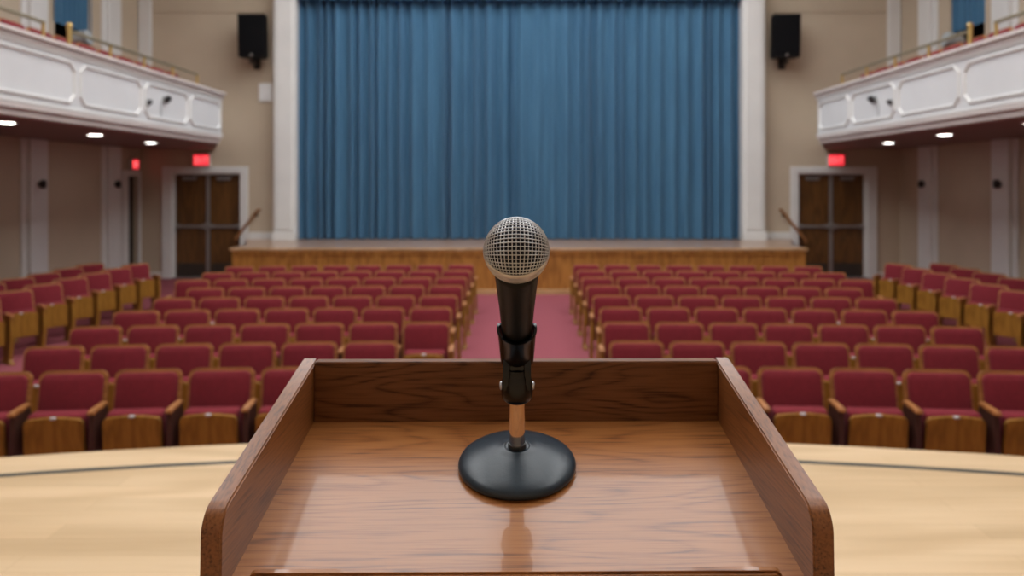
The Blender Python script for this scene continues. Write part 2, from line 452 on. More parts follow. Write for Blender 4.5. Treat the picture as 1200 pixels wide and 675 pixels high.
# ------------------------------------------------------------------ far stage
t = thing('stage', 'low oak-fronted stage under the blue curtain', 'stage', (0, 16, 0))
poly = [(-5.97, 14.96), (5.93, 14.96), (5.93, 15.9), (6.6, WY), (5.2, WY), (5.2, WY+1.95), (-5.2, WY+1.95), (-5.2, WY), (-6.62, WY), (-5.97, 15.9)]
poly = [(x, y-16) for x, y in poly]
bm = NB(); prism(bm, [(x*(1.0), y) for x, y in poly], 'z', STH-.05, STH); obj('deck', bm, M['stagetop'], t)
ins = [(x*.996, y+(.03 if y < -1 else -.0)) for x, y in poly]
bm = NB(); prism(bm, ins, 'z', .0, STH-.05); obj('front_panelling', bm, M['stagewood'], t)
bm = NB()
for i in range(9):
    x = -5.9+i*11.76/8; box(bm, x-.035, x+.035, -1.035, -1.0, .10, STH-.12, .004)
box(bm, -5.94, 5.90, -1.035, -1.0, STH-.14, STH-.05, .004)
obj('stile', bm, M['stagewood'], t)
bm = NB(); box(bm, -5.96, 5.92, -1.05, -1.005, 0, .10, .006); obj('plinth', bm, M['plinth'], t)
bm = NB(); box(bm, -5.99, 5.95, -1.06, -1.035, STH-.045, STH+.003, .01, 3); obj('nosing', bm, M['plinth'], t)

# curtains
def drape(name, x0, x1, z0, z1, y, amp, pitch, label, cat, seed, group=None, shrink=0.0, flat=False):
    rnd = random.Random(seed)
    xs = [x0]
    ph = [0.0]; segn = 10
    pos = x0; phase = 0; pts = []
    while pos < x1:
        w = pitch*rnd.uniform(.6, 1.45); a = amp*rnd.uniform(.55, 1.25); sk = rnd.uniform(.35, .65)
        for k in range(segn):
            u = k/segn; uu = (u/sk*.5) if u < sk else (.5+(u-sk)/(1-sk)*.5)
            pts.append((pos+w*u, -a*math.cos(2*PI*uu), a))
        pos += w
    pts = [p for p in pts if p[0] <= x1]; pts.append((x1, 0, amp))
    cx = (x0+x1)/2
    bm = NB(); rows = []; nz = 22
    for j in range(nz+1):
        v = j/nz; z = z0+(z1-z0)*v
        row = []
        for i, (x, dy, a) in enumerate(pts):
            m = 1-.35*v
            xx = x+.006*math.sin(1.3*z+x*2.3)+ (-shrink*(1-v)*(x-cx))
            row.append(bm.verts.new((xx-cx, dy*m+.005*math.sin(z*1.3+x*5), z-z0)))
        rows.append(row)
    for a, b in zip(rows, rows[1:]):
        for i in range(len(a)-1): bm.faces.new([a[i], a[i+1], b[i+1], b[i]])
    bmesh.ops.solidify(bm, geom=bm.faces[:], thickness=.012)
    o = obj(name, bm, M['curtain'], None, True, 80)
    o.location = (cx, y, z0)
    tag(o, label, cat, group)
    return o
drape('stage_curtain', -5.25, -.17, STH+.02, 8.1, WY-.17, .115, .27, 'left half of the pleated blue stage curtain', 'curtain', 3, 'halves of the stage curtain')
drape('stage_curtain', -.20, 5.23, STH+.02, 8.1, WY-.20, .115, .27, 'right half of the pleated blue stage curtain', 'curtain', 9, 'halves of the stage curtain')
drape('curtain_valance', -5.24, 5.22, 6.625, 8.0, FY+.045, .022, .3, 'blue pleated valance along the top of the stage opening', 'valance', 5)
for s in (-1, 1):
    o = drape('doorway_drape', -.64, .64, 5.48, 8.05, 0, .045, .2, 'short blue drape in the %s balcony doorway' % ('left' if s < 0 else 'right'), 'drape', 20+s, 'balcony doorway drapes')
    o.location = (s*(WX+.02), 14.875, 5.48); o.rotation_euler = (0, 0, PI/2)

# loudspeakers on the far wall
def loudspeaker(x, side):
    t = thing('loudspeaker', 'black wall-mounted loudspeaker %s of the blue curtain' % side, 'loudspeaker', (x, WY-.002, 5.24), 0, 'loudspeakers on the far wall')
    # cabinet tapers to the back and tips down a little
    R = Matrix.Translation((0, -.42, .5)) @ Matrix.Rotation(math.radians(3), 4, 'X')
    bm = NB()
    prism(bm, [(-.31, -.25), (.31, -.25), (.31, 0), (.20, .20), (-.20, .20), (-.31, 0)], 'z', -.50, .50, R)
    bmesh.ops.bevel(bm, geom=bm.edges[:], offset=.012, segments=2, affect='EDGES')
    obj('cabinet', bm, M['blackbox'], t)
    bm = NB(); box(bm, -.285, .285, -.265, -.252, -.40, .47, .004, 1, R); obj('grille', bm, M['blackgrille'], t)
    bm = NB(); lathe(bm, [(0, 0), (.035, 0), (.032, .012), (0, .014)], 20, R @ Matrix.Translation((0, -.25, -.45)) @ Matrix.Rotation(PI/2, 4, 'X')); obj('badge', bm, M['steel'], t, True)
    e = -.10 if x < 0 else .10; bm = NB(); box(bm, e-.05, e+.05, -.40, 0, -.10, -.05, .006); box(bm, e-.08, e+.08, -.03, 0, -.20, .10, .006); tube(bm, [(e, -.36, -.09), (e*.5, -.40, .03)], .02)
    obj('bracket', bm, M['iron'], t)
loudspeaker(-6.235, 'left'); loudspeaker(6.215, 'right')
bm = NB(); box(bm, -.16, .16, -.05, 0, -.22, .22, .012); box(bm, -.125, .125, -.056, -.049, -.185, .185, .006)
o = obj('wall_panel', bm, M['fixture_white'], None); o.location = (-6.12, WY, 4.48)
o['kind'] = 'thing'; tag(o, 'small pale rectangular box on the beige wall under the left loudspeaker', 'wall box'); o.name = 'junction_box'

# small dark wall fixtures on the pilasters
for s in (-1, 1):
    for k, y in enumerate(PILY[:2]):
        where = ('nearer the doors' if k == 0 else 'farther from the doors')
        t = thing('wall_sconce', 'small dark round fixture on the %s wall pilaster %s' % ('left' if s < 0 else 'right', where), 'wall light', (s*(WX-.12), y, 2.27), -s*PI/2, 'dark wall fixtures on the pilasters')
        # local -Y points into the room
        t.rotation_euler = (0, 0, PI/2 if s < 0 else -PI/2)
        bm = NB(); lathe(bm, [(0, 0), (.05, 0), (.05, .015), (.03, .03), (0, .03)], 24, Matrix.Rotation(PI/2, 4, 'X')); obj('back_plate', bm, M['iron'], t, True)
        bm = NB(); lathe(bm, [(.0, -.08), (.04, -.075), (.055, -.04), (.055, .045), (.04, .08), (0, .085)], 20, Matrix.Translation((0, -.065, 0))); obj('shade', bm, M['iron'], t, True)

# ------------------------------------------------------------------ balconies
def balcony(s):
    side = 'left' if s < 0 else 'right'
    t = thing('balcony', '%s balcony with white panelled front' % side, 'balcony', (0, 0, SOF), 0, 'side balconies')
    def X(x): return s*x
    y0 = -1.5; zf = BF
    def bx(bm, xa, xb, ya, yb, za, zb, bev=0):
        a, b = sorted((X(xa), X(xb))); box(bm, a, b, ya, yb, za-SOF, zb-SOF, bev)
    # slab (its end returns obliquely to the far wall)
    pts = [(X(6.22), y0), (X(6.22), BEND), (X(7.35), WY-.01), (X(WX-.0), WY-.01), (X(WX-.0), y0)]
    bm = NB(); prism(bm, pts, 'z', SOF-SOF+.02, zf-SOF); obj('floor_slab', bm, M['carpet'], t)
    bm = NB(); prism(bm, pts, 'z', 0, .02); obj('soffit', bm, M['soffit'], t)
    # parapet
    bm = NB(); bx(bm, 6.14, 6.30, y0, BEND, 3.25, 4.10)
    prism(bm, [(X(6.14), BEND-.02), (X(7.32), WY-.01), (X(7.5), WY-.01), (X(6.30), BEND-.05)], 'z', 3.25-SOF, 4.10-SOF)
    obj('parapet', bm, M['panelwhite'], t)
    # lower cornice: stepped rose-grey band
    bm = NB(); bx(bm, 6.17, 6.34, y0, BEND-.02, SOF-.005, 3.20, .0); bx(bm, 6.12, 6.2, y0, BEND, 3.20, 3.265, .01); obj('cornice', bm, M['pinktrim'], t)
    # top cap
    bm = NB(); bx(bm, 6.06, 6.36, y0, BEND+.05, 4.10, 4.16, .015); bx(bm, 6.10, 6.2, y0, BEND+.03, 4.04, 4.10, .01)
    obj('cap', bm, M['pinktrim'], t)
    bm = NB(); bx(bm, 6.115, 6.16, y0, BEND+.02, 4.0, 4.05, .01); bx(bm, 6.115, 6.16, y0, BEND+.02, 3.265, 3.31, .008); obj('moulding', bm, M['white'], t)
    # raised panels with clipped corners
    bounds = [14.90, 13.45, 11.80, 10.06, 8.30, 6.55, 4.80, 3.05, 1.3]
    for b, a in zip(bounds, bounds[1:]):
        bm = NB()
        za, zb = 3.365-SOF, 3.955-SOF; c = .115
        def oct_(d):
            return [(a+.09+c, za+d), (b-.09-c, za+d), (b-.09-d, za+c), (b-.09-d, zb-c), (b-.09-c, zb-d), (a+.09+c, zb-d), (a+.09+d, zb-c), (a+.09+d, za+c)]
        def octc(m, d):
            y0_, y1_ = a+.045+m, b-.045-m; z0_, z1_ = za+m, zb-m
            return [(y0_+d, z0_), (y1_-d, z0_), (y1_, z0_+d), (y1_, z1_-d), (y1_-d, z1_), (y0_+d, z1_), (y0_, z1_-d), (y0_, z0_+d)]
        O = octc(0, c); I = octc(.045, c*.86)
        prof = [(0, 6.14), (.25, 6.112), (.75, 6.112), (1, 6.14)]
        rings = []
        for f, x in prof:
            rings.append([bm.verts.new((X(x), O[k][0]*(1-f)+I[k][0]*f, O[k][1]*(1-f)+I[k][1]*f)) for k in range(8)])
        for r0, r1 in zip(rings, rings[1:]):
            for k in range(8): bm.faces.new([r0[k], r0[(k+1) % 8], r1[(k+1) % 8], r1[k]])
        obj('panel_moulding', bm, M['white'], t)
    return t
balcony(-1); balcony(1)

def railing(s, ya, yb, nposts, end_tall, label):
    t = thing('brass_railing', label, 'railing', (s*6.24, (ya+yb)/2, 4.16), 0, 'brass rails along the balconies')
    ym = (ya+yb)/2; h = .235
    bm = NB(); tube(bm, [(0, ya-ym, h), (0, yb-ym, h)], .024, 10)
    obj('top_rail', bm, M['brassdull'], t, True)
    for k in range(nposts):
        y = ya+.02+(yb-ya-.04)*k/(nposts-1)-ym
        bm = NB(); tube(bm, [(0, y, 0), (0, y, h)], .024, 10); lathe(bm, [(0, 0), (.035, 0), (.035, .012), (.018, .02), (0, .02)], 16, Matrix.Translation((0, y, 0)))
        obj('post', bm, M['brass'], t, True)
    if end_tall:
        y = ya-ym-.0
        bm = NB(); tube(bm, [(0, y, 0), (0, y, h+.06)], .032, 12)
        bmesh.ops.create_icosphere(bm, subdivisions=2, radius=.045, matrix=Matrix.Translation((0, y, h+.075)))
        obj('newel', bm, M['brass'], t, True)
for s in (-1, 1):
    sd = 'left' if s < 0 else 'right'
    railing(s, 10.05, 14.05, 5, True, 'long brass rail with newel on the %s balcony beside the drape' % sd)
    railing(s, 3.4, 9.52, 6, False, 'nearer brass rail on the %s balcony at the edge of view' % sd)

# little black cameras on the balcony fronts
for s in (-1, 1):
    sd = 'left' if s < 0 else 'right'
    for k, (px, py, r) in enumerate(((173, 120, .036), (193.5, 116.5, .052))):
        d = 6.12*FLEN/(609-px); z = EYE+(216-py)*d/FLEN
        lab = ('larger black camera with a short cable on the %s balcony front' if k else 'smaller black camera on the %s balcony front') % sd
        t = thing('security_camera', lab, 'camera', (s*6.14, d, z), 0, 'black cameras on the balcony fronts')
        bm = NB(); a, b = sorted((0, -s*.035)); box(bm, a, b, -.05, .05, -.05, .05, .006); obj('mount', bm, M['grey'], t)
        bm = NB(); lathe(bm, [(0, -r*1.3), (r*.75, -r*1.2), (r, -.3*r), (r*.95, r*.9), (r*.6, r*1.25), (0, r*1.3)], 18, Matrix.Translation((-s*(.03+r*.7), 0, 0)) @ Matrix.Rotation(-s*.8, 4, 'Y'))
        obj('housing', bm, M['iron'], t, True)
        if k:
            bm = NB(); tube(bm, [(-s*.01, -.06, .0), (-s*.012, -.13, -.12), (-s*.012, -.12, -.30)], .007, 8); obj('cable', bm, M['grey'], t, True)

# recessed lamps in the soffits
order = ['farthest', 'second farthest', 'third from the far end', 'fourth', 'fifth']
for s in (-1, 1):
    for k, (y, x) in enumerate(((14.75, 7.5), (12.4, 7.26), (9.95, 7.05))):
        sd = 'left' if s < 0 else 'right'
        lab = ('round recessed ceiling lamp under the %s balcony, ' % sd)+('closest to the double doors', 'middle one of three', 'at the edge of view')[k]
        t = thing('recessed_light', lab, 'ceiling light', (s*x, y, SOF), 0, 'recessed lamps under the balconies')
        bm = NB(); lathe(bm, [(.115, 0), (.15, -.002), (.148, -.012), (.112, -.014)], 28, None, False); obj('trim_ring', bm, M['fixture_white'], t, True)
        bm = NB(); lathe(bm, [(0, -.008), (.118, -.008), (.118, -.001), (0, -.001)], 28); obj('diffuser', bm, M['lamp'], t)

# unclear grey rounded objects seen through the rails, modelled as heads on stands
for s, y in ((-1, 12.14), (1, 12.3)):
    sd = 'left' if s < 0 else 'right'
    t = thing('grey_object', 'grey rounded object behind the brass rail of the %s balcony' % sd, 'grey_object', (s*7.35, y, BF), 0, 'grey rounded objects on the balconies')
    bm = NB(); tube(bm, [(0, 0, 0), (0, 0, 1.02)], .02)
    lathe(bm, [(0, 0), (.16, 0), (.15, .025), (.03, .04), (0, .04)], 24); obj('stand', bm, M['iron'], t, True)
    bm = NB(); lathe(bm, [(0, -.15), (.10, -.14), (.13, -.05), (.13, .13), (.12, .15), (0, .15)], 24, Matrix.Translation((0, 0, 1.08)) @ Matrix.Rotation(-s*1.35, 4, 'Y')); obj('rounded_head', bm, M['grey'], t, True)

# ------------------------------------------------------------------ auditorium seats
def seat_proto():
    bms = {}
    tilt = Matrix.Translation((0, .02, .28)) @ Matrix.Rotation(math.radians(-11), 4, 'X')
    bm = NB()
    prism(bm, rrect(-.25, .25, 0, .575, .06, 5, (0, 0, 1, 1)), 'y', 0, .03, tilt)
    bmesh.ops.bevel(bm, geom=[e for e in bm.edges if abs((e.verts[0].co-e.verts[1].co).y) < .02 or True], offset=.006, segments=2, affect='EDGES')
    back = bm
    bm = NB()
    o = rrect(-.228, .228, .0, .552, .05, 5, (0, 0, 1, 1)); i = rrect(-.19, .19, .04, .515, .04, 5, (0, 0, 1, 1))
    A = [bm.verts.new(tilt @ Vector((u, 0, v))) for u, v in o]; B = [bm.verts.new(tilt @ Vector((u*1.0, -.026, v))) for u, v in rrect(-.222, .222, .006, .546, .047, 5, (0, 0, 1, 1))]
    D = [bm.verts.new(tilt @ Vector((u, -.042, v))) for u, v in i]; n = len(o)
    for P, Q in ((A, B), (B, D)):
        for k in range(n): bm.faces.new([P[k], P[(k+1) % n], Q[(k+1) % n], Q[k]])
    bm.faces.new(D); bm.faces.new(A[::-1]); cush = bm
    # tipped-up seat: plywood pan in front, cushion behind it
    T = Matrix.Translation((0, -.115, .25)) @ Matrix.Rotation(math.radians(5), 4, 'X')
    bm = NB()
    pts = [(-.235, 0), (.235, 0)]+[(.235-.008*t, .06+.22*t) for t in (0, .5, 1)]
    top = [(.227-.035*(1-math.cos(a)), .28+.035*math.sin(a)) for a in (0, .8, PI/2)]
    out = pts+top
    out += [(.09, .325), (0, .33), (-.09, .325)]+[(-x, z) for x, z in reversed(pts[2:]+top)]
    # outline cleanup: mirrored list already closes to the lower left corner
    prism(bm, [(u*.91, v) for u, v in out], 'y', -.028, 0, T)
    bmesh.ops.bevel(bm, geom=bm.edges[:], offset=.005, segments=2, affect='EDGES')
    pan = bm
    bm = NB(); box(bm, -.200, .200, .0, .125, .03, .338, .028, 3, T); sc = bm
    bm = NB(); box(bm, -.021, .021, -.032, -.010, .316, .333, .004, 1, T); plate = bm
    bm = NB()
    pr = [(-.205, .596), (-.20, .620), (-.17, .628), (.03, .634), (.04, .610), (-.16, .594)]
    prism(bm, pr, 'x', -.025, .025)
    bmesh.ops.bevel(bm, geom=bm.edges[:], offset=.006, segments=2, affect='EDGES')
    arm = bm
    bm = NB()
    prism(bm, [(-.17, .60), (.03, .60), (.09, .25), (.06, .06), (.10, 0), (-.18, 0), (-.14, .06), (-.20, .30)], 'x', -.018, .018)
    box(bm, -.03, .03, -.20, .12, 0, .02, .004)
    std = bm
    return dict(back=back, cush=cush, pan=pan, sc=sc, plate=plate, arm=arm, std=std)
def mk_mesh(name, bm, mat, smooth=True):
    bmesh.ops.recalc_face_normals(bm, faces=bm.faces[:])
    me = bpy.data.meshes.new(name); bm.to_mesh(me); bm.free(); me.materials.append(mat)
    for p in me.polygons: p.use_smooth = True
    me.set_sharp_from_angle(angle=math.radians(40))
    return me
S = seat_proto()
ME = {'backrest': mk_mesh('backrest', S['back'], M['rim']), 'back_cushion': mk_mesh('back_cushion', S['cush'], M['fabric']),
      'seat_pan': mk_mesh('seat_pan', S['pan'], M['pan']), 'seat_cushion': mk_mesh('seat_cushion', S['sc'], M['fabric']),
      'number_plate': mk_mesh('number_plate', S['plate'], M['tag']),
      'armrest': mk_mesh('armrest', S['arm'], M['rim']), 'side_standard': mk_mesh('side_standard', S['std'], M['standard'])}
ME['end_panel'] = ME['side_standard'].copy(); ME['end_panel'].name = 'end_panel'; ME['end_panel'].materials[0] = M['pan']
def child(name, parent, loc=(0, 0, 0)):
    o = bpy.data.objects.new(name, ME[name]); C.objects.link(o); o.parent = parent; o.location = loc
    return o
def seat(loc, rz, label, group, left_arm=False, right_arm=True, pitch=.55, wood_std=False, end_left=False, end_right=False):
    t = thing('auditorium_seat', label, 'auditorium seat', loc, rz, group)
    b = child('backrest', t); child('back_cushion', b)
    p = child('seat_pan', t); child('seat_cushion', p); child('number_plate', p)
    for on, x, e in ((left_arm, -pitch/2, end_left), (right_arm, pitch/2, end_right)):
        if on:
            child('armrest', t, (x, 0, 0)); child('end_panel' if (e or wood_std) else 'side_standard', t, (x, 0, 0))
    return t
ORD = ['first', 'second', 'third', 'fourth', 'fifth', 'sixth', 'seventh', 'eighth', 'ninth', 'tenth', 'eleventh', 'twelfth']
ROWN = ['front row', 'second row', 'third row', 'fourth row', 'fifth row', 'sixth row', 'seventh row', 'eighth row', 'last row']
AC = .07                    # aisle centre
left0 = [1.28, 1.42, 1.03, 1.10, 1.11, 1.11, 1.12, 1.12, 1.12]; leftn = [6, 6, 7, 7, 7, 7, 8, 8, 8]
right0 = [.94, .99, 1.03, 1.10, 1.11, 1.11, 1.12, 1.12, 1.12]; rightn = [7, 7, 7, 7, 7, 7, 8, 8, 8]
RC = 38.0
for r in range(9):
    d = 5.58+.912*r
    for s, off, n in ((-1, left0[r], leftn[r]), (1, right0[r], rightn[r])):
        sd = 'left' if s < 0 else 'right'
        for k in range(n):
            x = off+.547*k
            rz = s*-x/RC if False else -s*x/RC
            y = d-x*x/(2*RC)
            where = 'beside the centre aisle' if k == 0 else ('at the outer end' if k == n-1 else '%s from the centre aisle' % ORD[k])
            lab = 'red seat in the %s of the %s block, %s' % (ROWN[r], sd, where)
            right_arm = True if s > 0 else True
            la = (s > 0 and k == 0) or (s < 0 and k == n-1)
            ra = True
            seat((AC+s*x, y, 0), rz, lab, 'red seats of the %s centre block' % sd, la, ra, .547,
                 end_left=(s > 0 and k == 0), end_right=(s < 0 and k == 0))
# side blocks facing the aisle, two rows deep
for s in (-1, 1):
    sd = 'left' if s < 0 else 'right'
    for q, (X0, n, yb, nm) in enumerate(((6.80, 7, 12.95, 'front'), (7.62, 7, 12.95, 'back'))):
        for k in range(n):
            y = yb-.66*k
            x = X0-.02*k-(.0 if s < 0 else .1)
            where = 'nearest the doors' if k == 0 else '%s from the doors' % ORD[k]
            if k == n-1: where = 'farthest from the doors'
            lab = 'red seat in the %s row along the %s wall, %s' % (nm, sd, where)
            rz = (PI/2 if s < 0 else -PI/2)+(-s*math.radians(0))
            rz += math.radians(-36) if s < 0 else math.radians(36)
            # left block: local +x points away from the camera
            fl, fr_ = (k == n-1, True) if s < 0 else (True, k == n-1)
            seat((s*x, y, 0), rz, lab, 'red seats of the %s wall block' % sd, fl, fr_, .55, wood_std=True)
# balcony front-row seats behind the parapets
for s in (-1, 1):
    sd = 'left' if s < 0 else 'right'
    for k in range(12):
        y = 14.2-.56*k
        where = 'at the far end' if k == 0 else '%s from the far end' % ORD[k]
        seat((s*6.68, y, BF), PI/2 if s < 0 else -PI/2, 'red %s balcony seat behind the brass rail, %s' % (sd, where), 'red seats of the %s balcony' % sd,
             k == 0, True, .56)

# ------------------------------------------------------------------ speaker's platform
R0 = 12.3; YC = 3.855-R0
def arc(r, zt=None, n=64):
    xm = WX-.02
    out = []
    for k in range(n+1):
        x = -xm+2*xm*k/n
        out.append((x, YC+math.sqrt(r*r-x*x)))
    return out
t = thing('platform', 'pale maple speaker platform with a curved front edge', 'platform', (0, 0, 0))
bm = NB(); pts = [(-(WX-.02), BY+.01)]+arc(R0)+[(WX-.02, BY+.01)]
prism(bm, pts, 'z', DECK-.04, DECK); obj('deck', bm, M['maple'], t)
bm = NB(); pts = [(-(WX-.02), BY+.02)]+arc(R0-.03)+[(WX-.02, BY+.02)]
prism(bm, pts, 'z', 0, DECK-.04); obj('fascia', bm, M['stagewood'], t)
bm = NB(); a = arc(R0-.232); b = arc(R0-.270)
for k in range(len(a)-1):
    vs = [bm.verts.new((p[0], p[1], z)) for z in (DECK-.002, DECK+.0012) for p in (a[k], a[k+1], b[k+1], b[k])]
    bm.faces.new(vs[4:]); bm.faces.new([vs[0], vs[1], vs[5], vs[4]]); bm.faces.new([vs[3], vs[7], vs[6], vs[2]])
bmesh.ops.remove_doubles(bm, verts=bm.verts[:], dist=1e-5)
obj('inlay_strip', bm, M['inlay'], t)

# ------------------------------------------------------------------ lectern
LX, LY = -.0022, .70
lec = thing('lectern', 'dark oak lectern with a raised rim around its sloping top', 'lectern', (LX, LY, DECK), .010)
def LZ(drop): return EYE-drop-DECK         # local z from eye drop
W = .248; T_ = .0168
SL = .187
def surf(d): return LZ(.271+SL*(.829-d))
def rim(d): return LZ(.2028+.197*(.845-d))
# sloping writing surface
bm = NB()
d0, d1 = .548, .8295
for xa, xb, dd0 in ((-W+T_, -.2166, d0), (-.2166, .2131, .5893), (.2131, W-T_, d0)):
    prism(bm, [(dd0-LY, surf(dd0)-.018), (d1-LY, surf(d1)-.018), (d1-LY, surf(d1)), (dd0-LY, surf(dd0))], 'x', xa, xb)
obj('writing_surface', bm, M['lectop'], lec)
# back board
bm = NB()
prism(bm, [(.829-LY, rim(.845)-.26), (.8455-LY, rim(.845)-.26), (.8455-LY, rim(.845)), (.829-LY, rim(.845))], 'x', -W+T_+.0002, W-T_-.0002)
bmesh.ops.bevel(bm, geom=bm.edges[:], offset=.0012, segments=2, affect='EDGES')
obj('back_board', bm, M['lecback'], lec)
# side boards with a rounded front shoulder
for s in (-1, 1):
    dc = .583; zf = rim(dc); df = .5665
    prof = [(.8455, rim(.845)-.26), (.8455, rim(.845)+.0004)]
    # straight sloping edge down to the shoulder, then an arc to the vertical front edge
    rr = .024; sx = df+rr; ang = math.atan(.197)
    c = Vector((df+rr, rim(df+rr)-rr/math.cos(ang)))
    a0 = PI/2+ang; a1 = PI
    for k in range(11):
        a = a0+(a1-a0)*k/10; prof.append((c.x+rr*math.cos(a), c.y+rr*math.sin(a)))
    prof.append((df-.004, c.y-.12)); prof.append((.60, rim(.845)-.26))
    pts = [(u-LY, v) for u, v in prof]
    xa, xb = sorted((s*W, s*(W-T_)))
    bm = NB(); prism(bm, pts, 'x', xa, xb)
    es = [e for e in bm.edges if abs(e.verts[0].co.x-e.verts[1].co.x) < 1e-5]
    bmesh.ops.bevel(bm, geom=es, offset=.0016, segments=3, affect='EDGES', clamp_overlap=True)
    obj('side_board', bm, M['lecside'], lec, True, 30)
# pencil ledge at the front
bm = NB()
zz = surf(.5895)
out = rrect(-.2165, .2130, -.05, .0062, .007, 5, (0, 0, 1, 1))
R = Matrix.Translation((0, .5895-LY, zz)) @ Matrix.Rotation(math.atan(SL), 4, 'X')
prism(bm, out, 'y', -.0085, 0, R)
bmesh.ops.bevel(bm, geom=[e for e in bm.edges], offset=.0022, segments=2, affect='EDGES')
obj('pencil_ledge', bm, M['lectop'], lec, True, 30)
# cabinet body, foot and shelf
bm = NB()
box(bm, -.215, -.197, -.10, .12, .05, rim(.845)-.16, .002); box(bm, .197, .215, -.10, .12, .05, rim(.845)-.16, .002)
box(bm, -.197, .197, .102, .12, .05, rim(.845)-.13, .002)
obj('body', bm, M['lecbody'], lec)
bm = NB(); box(bm, -.197, .197, -.09, .102, .55, .568, .002); obj('shelf', bm, M['lecbody'], lec)
bm = NB(); box(bm, -.25, .25, -.14, .16, 0, .05, .006); obj('plinth', bm, M['lecbody'], lec)

# ------------------------------------------------------------------ microphone on its desk stand
MX = -.0026
bd = .739; bdrop = .271+SL*(.829-bd)
ang = math.atan(SL)
mic_stand = thing('microphone_stand', 'black round-based desk stand with nickel post on the lectern', 'microphone stand', (MX, bd, EYE-bdrop+.0004), 0)
TILT = Matrix.Rotation(ang, 4, 'X')        # normal of the sloping top leans towards the camera
bm = NB()
prof = [(0, 0), (.0560, 0), (.0585, .0008), (.0598, .0026), (.0598, .0048), (.0585, .0072), (.0550, .0098), (.0490, .0126), (.0410, .0156), (.0320, .0184), (.0220, .0210), (.0150, .0225), (.0140, .0232), (.0130, .0232), (.0122, .0222), (.0105, .0218), (.0, .0218)]
lathe(bm, prof, 96, TILT, False); obj('base', bm, M['base'], mic_stand, True, 50)
bm = NB(); lathe(bm, [(0, .0215), (.0092, .0215), (.0092, .0245), (.0086, .026), (.0, .026)], 32, TILT); obj('collar_nut', bm, M['iron'], mic_stand, True)
bm = NB(); lathe(bm, [(0, .022), (.0080, .022), (.0080, .080), (.0, .080)], 40, TILT); obj('post', bm, M['chrome'], mic_stand, True)
# clip: hinge block on the post + C-shaped holder around the handle
micang = math.radians(50)                  # lean of the handle from the vertical, towards the camera
ball = Vector((0, .585, -.053))            # relative to the eye: (x, y, -drop)
axis = Vector((0, math.sin(micang), -math.cos(micang)))   # from head to tail
o0 = Vector((0, bd, -bdrop))
def rel(p): return p-o0
clip = thing('microphone_clip', 'black plastic clip holding the microphone on its post', 'microphone clip', (MX, bd, EYE-bdrop+.0004), 0)
U = TILT @ Vector((0, 0, 1))
ptop = (U*.076)
pivot = rel(ball+axis*.158)
bm = NB()
# threaded socket around the post
lathe(bm, [(0, .074), (.0130, .074), (.0152, .0765), (.0158, .082), (.0158, .092), (.0140, .098), (.0125, .108), (.0, .112)], 40, TILT)
obj('socket', bm, M['clip'], clip, True, 50)
bm = NB()
for s in (-1, 1):
    pts = []
    for k in range(13):
        a = -PI/2+PI*k/12
        pts.append((.0115*math.cos(a+PI/2)*1.0, .010*math.sin(a+PI/2)))
    prism(bm, [(-.012, .088), (.012, .088), (.012, .112), (.008, .122), (-.008, .122), (-.012, .112)], 'x', s*.0105-.0032, s*.0105+.0032, TILT)
bmesh.ops.bevel(bm, geom=bm.edges[:], offset=.0012, segments=2, affect='EDGES')
obj('hinge_ears', bm, M['clip'], clip, True)
bm = NB(); prism(bm, [(-.009, .094), (.009, .094), (.010, .118), (.006, .128), (-.008, .128), (-.010, .118)], 'x', -.0070, .0070, TILT)
bmesh.ops.bevel(bm, geom=bm.edges[:], offset=.0012, segments=2, affect='EDGES')
obj('hinge_tongue', bm, M['clip'], clip, True)
for s in (-1, 1):
    bm = NB(); lathe(bm, [(0, 0), (.0042, 0), (.0042, .0015), (.0030, .0026), (0, .0028)], 20, TILT @ Matrix.Translation((s*.0146, 0, .0885)) @ Matrix.Rotation(s*PI/2, 4, 'Y'))
    obj('screw_head', bm, M['silver'], clip, True)
# C sleeve along the handle axis; opening upward
q = Vector((0, 0, 1)).rotation_difference(-axis)          # local z -> towards the head
MA = Matrix.Translation(rel(ball)) @ q.to_matrix().to_4x4()
# find which local direction is world up
upl = (q.inverted() @ Vector((0, 0, 1))); upang = math.atan2(upl.y, upl.x)
bm = NB(); secs = []
NA = 36; half = math.radians(128)
for (tt, ri, ro, hf) in ((.127, .0168, .0188, .74), (.130, .0162, .0190, .84), (.140, .0150, .0180, 1.0), (.165, .0144, .0174, 1.0), (.188, .0139, .0168, 1.0)):
    h2 = half*hf; ring = []
    for k in range(NA+1):
        a = upang+PI-h2+2*h2*k/NA; ring.append((math.cos(a), math.sin(a)))
    secs.append(([bm.verts.new(MA @ Vector((c*ro, s_*ro, -tt))) for c, s_ in ring], [bm.verts.new(MA @ Vector((c*ri, s_*ri, -tt))) for c, s_ in ring]))
for (o1, i1), (o2, i2) in zip(secs, secs[1:]):
    for k in range(NA):
        bm.faces.new([o1[k], o1[k+1], o2[k+1], o2[k]]); bm.faces.new([i1[k+1], i1[k], i2[k], i2[k+1]])
    bm.faces.new([o1[0], o2[0], i2[0], i1[0]]); bm.faces.new([o1[-1], i1[-1], i2[-1], o2[-1]])
for o_, i_ in (secs[0], secs[-1]):
    for k in range(NA): bm.faces.new([o_[k], i_[k], i_[k+1], o_[k+1]])
obj('holder', bm, M['clip'], clip, True, 60)

mic = thing('microphone', 'handheld microphone with silver ball grille and black handle, tilted towards the viewer', 'microphone', (MX, bd, EYE-bdrop+.0004), 0)
bm = NB()
lathe(bm, [(0, -.205), (.0095, -.205), (.0108, -.203), (.0112, -.198), (.0125, -.175), (.0142, -.140), (.0158, -.090), (.0180, -.045), (.0188, -.030), (.0188, -.0235), (.0172, -.022), (.0172, -.0195), (0, -.0195)], 64, MA)
hd = obj('handle', bm, M['micblack'], mic, True, 50)
